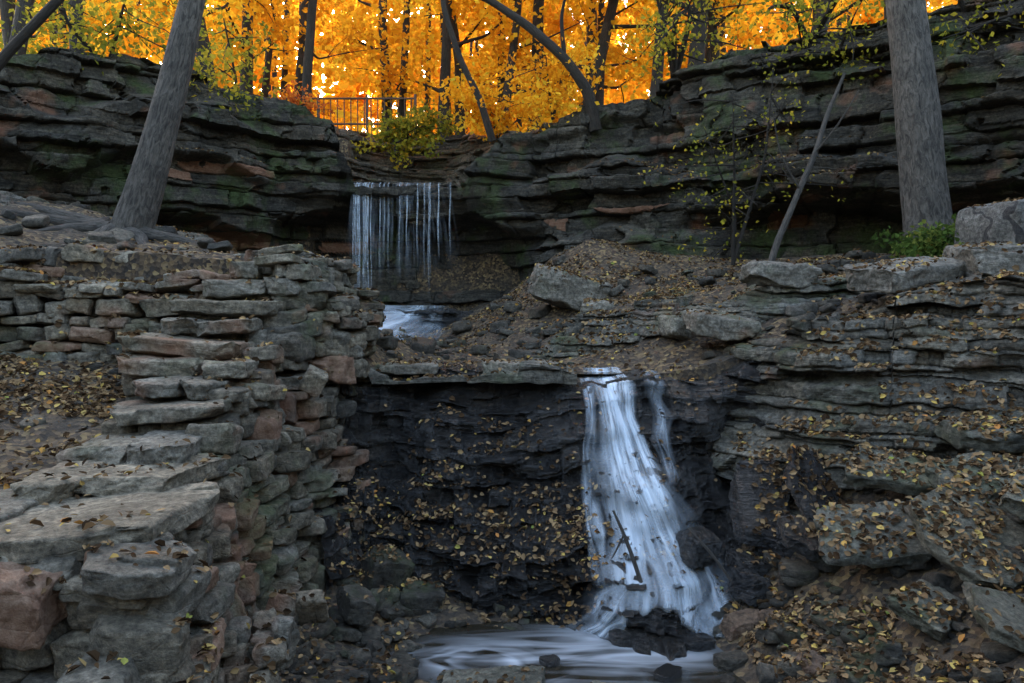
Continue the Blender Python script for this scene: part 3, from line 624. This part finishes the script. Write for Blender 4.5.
def tree(name,base,top,r0,h_first,crownR,nclump,nleaf,lsize,leafm,barkm=M_bark2,limbs=7,seed=0,bend=.4,tone=None):
    r=np.random.default_rng(seed); e=empty(name,base); base=np.array(base,float); top=np.array(top,float)
    L=np.linalg.norm(top-base); tb=Tubes(); k=7; tt=np.linspace(0,1,k)
    side=np.array([r.normal(),r.normal()*.5,0])*bend
    P=base+(top-base)*tt[:,None]+side*np.sin(tt*np.pi)[:,None]+r.normal(size=(k,3))*.07*(tt[:,None]>0)
    tb.add(P-base,np.interp(tt,[0,1],[r0,r0*.25]),seg=10,seed=seed,flare=.5)
    C=[];R=[]
    for i in range(limbs):
        u=h_first+(1-h_first)*(i+.5)/limbs; p=np.array([np.interp(u,tt,P[:,j]) for j in range(3)])
        an=r.uniform(0,6.28); ln=crownR*r.uniform(.6,1.1)*(1.15-.5*u); q=p+np.array([math.cos(an)*ln,math.sin(an)*ln,ln*r.uniform(.2,.7)]); mid=(p+q)/2+np.array([0,0,-.1*ln])+r.normal(size=3)*.15
        tb.add(np.array([p,mid,q])-base,[r0*.35*(1.1-u*.6),r0*.2,r0*.06],seg=6,seed=seed+i)
        for j in range(2):
            w=mid+(q-mid)*r.random(); v=w+r.normal(size=3)*np.array([1,1,.5])*ln*.4; tb.add(np.array([w,(w+v)/2+r.normal(size=3)*.08,v])-base,[r0*.12,r0*.08,r0*.03],seg=5,seed=i); C.append(v);R.append(crownR*r.uniform(.22,.42))
        C.append(q);R.append(crownR*r.uniform(.25,.45))
    while len(C)<nclump:
        u=r.uniform(h_first,1.05); p=base+(top-base)*u; an=r.uniform(0,6.28); ln=crownR*r.random()**.5*(1.1-.5*u)
        C.append(p+np.array([math.cos(an)*ln,math.sin(an)*ln,r.normal()*.6])); R.append(crownR*r.uniform(.2,.42))
    tb.build('trunk',barkm,e)
    V,F,T=leafcloud(np.array(C)-base,R,nleaf,lsize,tone=tone(len(C),r) if tone else None,seed=seed)
    make_mesh('crown',V,F,leafm,rnd=T,parent=e)
    return e
def gz(x,y): return float(H(np.array([float(x)]),np.array([float(y)]))[0])
e=empty('leaning_tree'); tb=Tubes()
tb.add([(-5.95,12.1,3.8),(-5.75,12.05,4.3),(-5.35,12,5.4),(-5.0,12,6.6),(-4.72,12,7.8),(-4.4,12.1,9.6),(-4.3,12.4,12),(-4.0,12.6,15)],[.29,.265,.235,.205,.18,.16,.13,.07],seg=24,seed=3,flare=.5)
for a in range(10):
    an=a*.63+.2; L=rng.uniform(.8,2.); p=np.array([-5.88,12.05,4.12]); q=p+np.array([math.cos(an)*L*1.2,math.sin(an)*L*.8,0])
    pts_=[p+(q-p)*u for u in(.1,.35,.6,.85,1.)]
    pts_=[(v[0]+rng.normal()*.07,v[1]+rng.normal()*.07,gz(v[0],v[1])+.1-.035*i) for i,v in enumerate(pts_)]
    tb.add(pts_,[.13,.1,.075,.055,.02],seg=8,seed=a)
for q in [(-7.5,12.5,12.5),(-2.5,13,13),(-4.5,10.5,14),(-6,14,14)]:
    tb.add([(-4.3,12.3,10.8),((q[0]-4.3)/2,(q[1]+12.3)/2,11.8),q],[.1,.07,.03],seg=8)
tb.build('trunk',M_bark,e)
V,F,T=leafcloud([(-7.5,12.5,12.5),(-2.5,13,13),(-4.5,10.5,14),(-6,14,14),(-4,12.6,15)],[1.2]*5,250,.12,seed=5); make_mesh('crown',V,F,M_yg,rnd=T,parent=e)
e=empty('tall_tree'); tb=Tubes()
tb.add([(6.85,13.1,3.7),(6.76,13,4.4),(6.6,13,5.8),(6.45,13,7.),(6.29,13,8.3),(6.1,13,10.5),(6.,13,13),(5.9,13.2,17)],[.4,.37,.34,.31,.29,.26,.2,.08],seg=28,seed=6,flare=.35)
for q in [(8.5,13,13.5),(4,13.5,14),(6.5,11,15),(5.5,15,15)]:
    tb.add([(6.05,13,11.8),((q[0]+6.05)/2,(q[1]+13)/2,12.8),q],[.12,.08,.03],seg=8)
tb.build('trunk',M_bark,e)
V,F,T=leafcloud([(8.5,13,13.5),(4,13.5,14),(6.5,11,15),(5.5,15,15),(5.9,13.2,17)],[1.2]*5,250,.12,seed=6); make_mesh('crown',V,F,M_yg,rnd=T,parent=e)
tb=Tubes(); tb.add([(4.1,12.9,3.6),(4.3,13.05,4.2),(4.75,13.3,5.1),(5.1,13.5,5.8),(5.4,13.8,6.5),(5.85,14.2,7.3)],[.06,.055,.05,.045,.04,.025],seg=8,seed=2); tb.add([(5.1,13.5,5.8),(5.3,13.2,6.1),(5.6,13.,6.7)],[.025,.018,.01],seg=5); tb.add([(4.8,13.3,5.1),(4.4,13.2,5.7),(4.2,13.1,6.6)],[.02,.015,.008],seg=5); tb.build('dead_leaning_trunk',M_bark)
tb=Tubes(); tb.add([(1.02,7.95,1.15),(1.12,7.85,.95),(1.22,7.7,.65),(1.3,7.55,.35),(1.36,7.45,.15)],[.012,.018,.022,.022,.018],seg=7,seed=1); tb.add([(1.12,7.85,.95),(1.05,7.8,.8),(.98,7.75,.72)],[.012,.01,.006],seg=5); tb.add([(1.75,7.85,1.0),(1.95,7.7,.82),(2.12,7.6,.55)],[.01,.016,.014],seg=6); tb.build('driftwood_branch',M_bark)
warm=lambda k,r:r.random(k)*.9+.05
rim=[(-9.4,17.5,.6,12,.16,'y'),(-7.6,20.5,-.8,13,.2,'y'),(-12,19,1,13,.22,'y'),(-5.8,22.5,.5,14,.14,'g'),(-2.4,25.6,.4,14,.22,'g'),(-1.7,26.5,-.5,15,.2,'g'),(-.3,24,.5,14,.15,'g'),(.6,25,.3,14,.22,'g'),(1.7,23.4,.6,13,.2,'g'),(2.6,24.5,-.4,14,.14,'g'),(3.8,21.5,.5,13,.16,'g'),(4.7,21,.3,13,.22,'g'),(5.8,22.5,-.3,13,.14,'g'),(7.2,19.8,.6,13,.2,'y'),(8.8,18.6,-.3,13,.16,'y'),(11,17.5,.3,14,.25,'y'),(-4.4,28,.6,15,.2,'g'),(-8.6,26,.5,15,.22,'g'),(3,30,.4,16,.26,'g'),(-11,27,.5,15,.22,'y'),(10,26,.5,15,.22,'g'),(7,29,.5,15,.22,'g'),(-14,23,.5,14,.2,'y'),(14,22,.5,14,.2,'y')]
for i,(x,y,dx,h,r0,kd) in enumerate(rim):
    z=gz(x,y)-.2
    tree('golden_maple_tree' if kd=='g' else 'autumn_tree',(x,y,z),(x+dx,y+rng.normal()*.5,z+h),r0,.12 if y>20 else .3,2.9,30,110,.18,M_gold if kd=='g' or i%2 else M_yg,limbs=9,seed=100+i,tone=warm)
tb=Tubes(); tb.add([(1.95,18.7,7.3),(1.75,18.6,8.2),(1.2,18.5,8.9),(.4,18.5,9.6),(-.5,18.5,10.2),(-1.6,18.6,10.7),(-3,18.8,11)],[.15,.13,.11,.1,.08,.06,.03],seg=10,seed=8)
tb.add([(1.2,18.5,8.9),(1.1,18.3,9.8),(1.4,18,10.8)],[.06,.04,.02],seg=6); tb.build('bare_leaning_tree',M_bark2)
tb=Tubes(); tb.add([(-.5,20.4,7.4),(-.8,20.3,8.4),(-1.3,20.3,9.4),(-1.7,20.3,10.6),(-1.9,20.3,12.5)],[.1,.09,.08,.07,.05],seg=9,seed=9); tb.build('bare_leaning_tree',M_bark2)
tb=Tubes(); tb.add([(-9.6,13.2,5.),(-9.,13.2,6.4),(-8.2,13.1,7.3),(-7.3,13,8.1),(-6.,13,9.4)],[.11,.1,.085,.07,.04],seg=9,seed=10); tb.build('bare_leaning_tree',M_bark2)
def sapling(name,base,tops,r0,nl,ls,mat,seed,R=.5,nb=9):
    r=np.random.default_rng(seed); e=empty(name,base); tb=Tubes(); b0=np.array(base,float);C=[]
    for tp in tops:
        tp=np.array(tp,float); m=(b0+tp)/2+r.normal(size=3)*.25; tb.add(np.array([b0,m,tp])-b0,[r0,r0*.7,r0*.25],seg=6,seed=seed)
        for j in range(nb):
            u=r.uniform(.3,1); p=(m+(tp-m)*(u*2-1)) if u>.5 else (b0+(m-b0)*u*2); q=p+r.normal(size=3)*np.array([.6,.5,.35])*1.2*min(1,R*2); tb.add(np.array([p,(p+q)/2+r.normal(size=3)*.06,q])-b0,[r0*.35,r0*.25,r0*.1],seg=4); C+= [q,(p+q)/2]
    tb.build('stems',M_bark2,e); V,F,T=leafcloud(np.array(C)-b0,[R]*len(C),nl,ls,seed=seed); make_mesh('leaves',V,F,mat,rnd=T,parent=e)
sapling('sapling',(4.2,15.2,4.0),[(4.,14.6,7.),(4.8,14.8,7.6),(3.5,14.6,6.4)],.035,5,.07,M_yg,1,nb=14)
sapling('sapling',(3.6,17.9,8.2),[(3.,17.2,10.),(3.9,17.0,9.6),(3.4,17,10.4)],.07,22,.1,M_yg,2,.6)
sapling('sapling',(6.,16.3,8.5),[(5.4,15.4,9.6),(6.4,15.2,8.6),(4.9,15.5,8.9)],.06,18,.09,M_yg,3,.6)
sapling('sapling',(8.3,14.9,8.6),[(7.7,13.9,8.9),(8.6,13.8,8.2)],.06,18,.09,M_yg,4,.6)
sapling('sapling',(-8.3,16.6,8.1),[(-8.9,16,9.6),(-7.6,16,9.4)],.05,30,.11,M_yg,5,.6)
sapling('sapling',(-6.6,17.9,8.),[(-6.2,17.4,9.4),(-7,17.3,9.6)],.05,30,.11,M_yg,6,.6)
sapling('sapling',(1.0,19.6,7.7),[(.8,19.2,9.2),(1.4,19.2,9.)],.04,40,.11,M_gold,7,.6)
sapling('shrub',(-4.9,19.7,7.6),[(-4.8,19.,8.1),(-5.2,19.,7.9)],.03,26,.1,M_red,8,.3)
sapling('shrub',(-3.0,22.9,8.0),[(-3.4,22.7,8.4),(-2.5,22.7,8.3),(-2.,22.6,8.2)],.03,34,.12,M_yg,9,.35)
sapling('shrub',(6.6,12.3,3.95),[(6.3,12.2,4.3),(6.9,12.1,4.35),(6.6,12,4.3)],.015,40,.08,M_green,10,.22)
sapling('shrub',(-.6,22.3,8.),[(-.6,22.,9.),(-.1,22,8.9)],.03,60,.13,M_gold,11,.5)
r=np.random.default_rng(55); C=[];R=[]
for _ in range(1100):
    y=r.uniform(28,58); x=r.uniform(-.8,.8)*y; g=8.8+(y-20)*.075; z=g+r.random()**.8*(7+ (y-20)*.35); C.append((x,y,z)); R.append(r.uniform(.7,1.8))
V,F,T=leafcloud(C,R,45,.42,seed=77)
C=[];R=[]
for _ in range(1300):
    y=r.uniform(60,88); x=r.uniform(-.75,.75)*y; z=10+r.random()**.9*25; C.append((x,y,z)); R.append(r.uniform(1.6,3.2))
V2,F2,T2=leafcloud(C,R,42,.9,seed=78)
make_mesh('distant_forest_foliage',np.concatenate([V,V2]),np.concatenate([F,F2+len(V)]),M_gold,rnd=np.r_[T,T2])
tb=Tubes()
for _ in range(70):
    y=r.uniform(27,55);x=r.uniform(-.8,.8)*y; z=gz(x,y)-.3; dx=r.normal()*.8; tb.add([(x,y,z),(x+dx*.5,y,z+7),(x+dx,y,z+15)],[r.uniform(.1,.22),.12,.05],seg=7)
for _ in range(45):
    x=r.uniform(-30,30);y=r.uniform(-26,-14); z=gz(x,y)-.3; tb.add([(x,y,z),(x+.3,y,z+6),(x+r.normal()*.5,y,z+12)],[.2,.14,.05],seg=7)  # out-of-view trunks under the added skylight-blocking foliage
tb.build('distant_forest_trunks',M_bark2)
C=[];R=[]
for _ in range(200):
    x=r.uniform(-32,32);y=r.uniform(-30,-15); C.append((x,y,gz(x,y)+r.uniform(1.5,8)));R.append(r.uniform(1.2,2.4))
for _ in range(140):
    sgn=r.choice([-1,1]); y=r.uniform(-8,14); x=sgn*r.uniform(18,30); C.append((x,y,r.uniform(9.5,15)));R.append(r.uniform(1.2,2.4))
V,F,T=leafcloud(C,R,30,.8,seed=79); make_mesh('skylight_blocker_foliage',V,F,M_yg,rnd=T)  # unseen foliage behind and beside the camera, added to block low skylight
# ---------------------------------------------------------------- fence
s=NT('weathered_iron'); b=s.n('ShaderNodeBsdfPrincipled'); g=s.n('ShaderNodeNewGeometry').outputs['Position']; s.l(s.mix(s.noise(g,12,4),(.03,.02,.015),(.1,.05,.03)),b.inputs['Base Color']); b.inputs['Roughness'].default_value=.7; s.l(b.outputs[0],s.out.inputs[0]); M_iron=s.m
e=empty('railing_fence'); tb=Tubes(); z0=8.4
for x in np.arange(-7.2,-2.9,.2): tb.add([(x,24.,z0-.2),(x,24.,z0+.5),(x,24.,z0+1.)],[.017]*3,seg=5,rough=0)
for x in np.arange(-7.2,-2.8,1.44): tb.add([(x,24.,z0-.3),(x,24.,z0+.5),(x,24.,z0+1.12)],[.045]*3,seg=6,rough=0)
tb.build('posts',M_iron,e); tb=Tubes()
for z in(.25,1.): tb.add([(-7.2,24.,z0+z),(-5,24.,z0+z),(-2.9,24.,z0+z)],[.03]*3,seg=6,rough=0)
tb.build('rails',M_iron,e)
# ---------------------------------------------------------------- light
w=bpy.data.worlds.new('World'); scene.world=w; w.use_nodes=True; nt=w.node_tree
bg=nt.nodes['Background']; sky=nt.nodes.new('ShaderNodeTexSky'); sky.sky_type='NISHITA'; sky.sun_disc=False
EL=math.radians(19); AZ=math.radians(-28)
sky.sun_elevation=EL; sky.sun_rotation=AZ%(2*math.pi); sky.dust_density=2.5; sky.ozone_density=.6
tint=nt.nodes.new('ShaderNodeMix'); tint.data_type='RGBA'; tint.blend_type='MULTIPLY'; tint.inputs[0].default_value=1.; tint.inputs[7].default_value=(1.,.915,.81,1)
nt.links.new(sky.outputs[0],tint.inputs[6]); nt.links.new(tint.outputs[2],bg.inputs[0]); bg.inputs[1].default_value=1.75
S=Vector((math.sin(AZ)*math.cos(EL),math.cos(AZ)*math.cos(EL),math.sin(EL)))
sl=bpy.data.lights.new('sun','SUN'); sl.energy=4.2; sl.angle=math.radians(.5); sl.color=(1.,.86,.66)
so=bpy.data.objects.new('sun',sl); so.rotation_euler=(-S).to_track_quat('-Z','Y').to_euler(); so.location=(0,0,30); scene.collection.objects.link(so)
scene.view_settings.view_transform='Standard'; scene.view_settings.look='None'; scene.view_settings.exposure=0
cd=bpy.data.cameras.new('camera'); cd.lens=28; cd.sensor_width=36; cd.clip_end=1500; cd.clip_start=.05
co=bpy.data.objects.new('camera',cd); co.location=(0,0,3.2); co.rotation_euler=(math.radians(90-2.48),0,0); scene.collection.objects.link(co); scene.camera=co
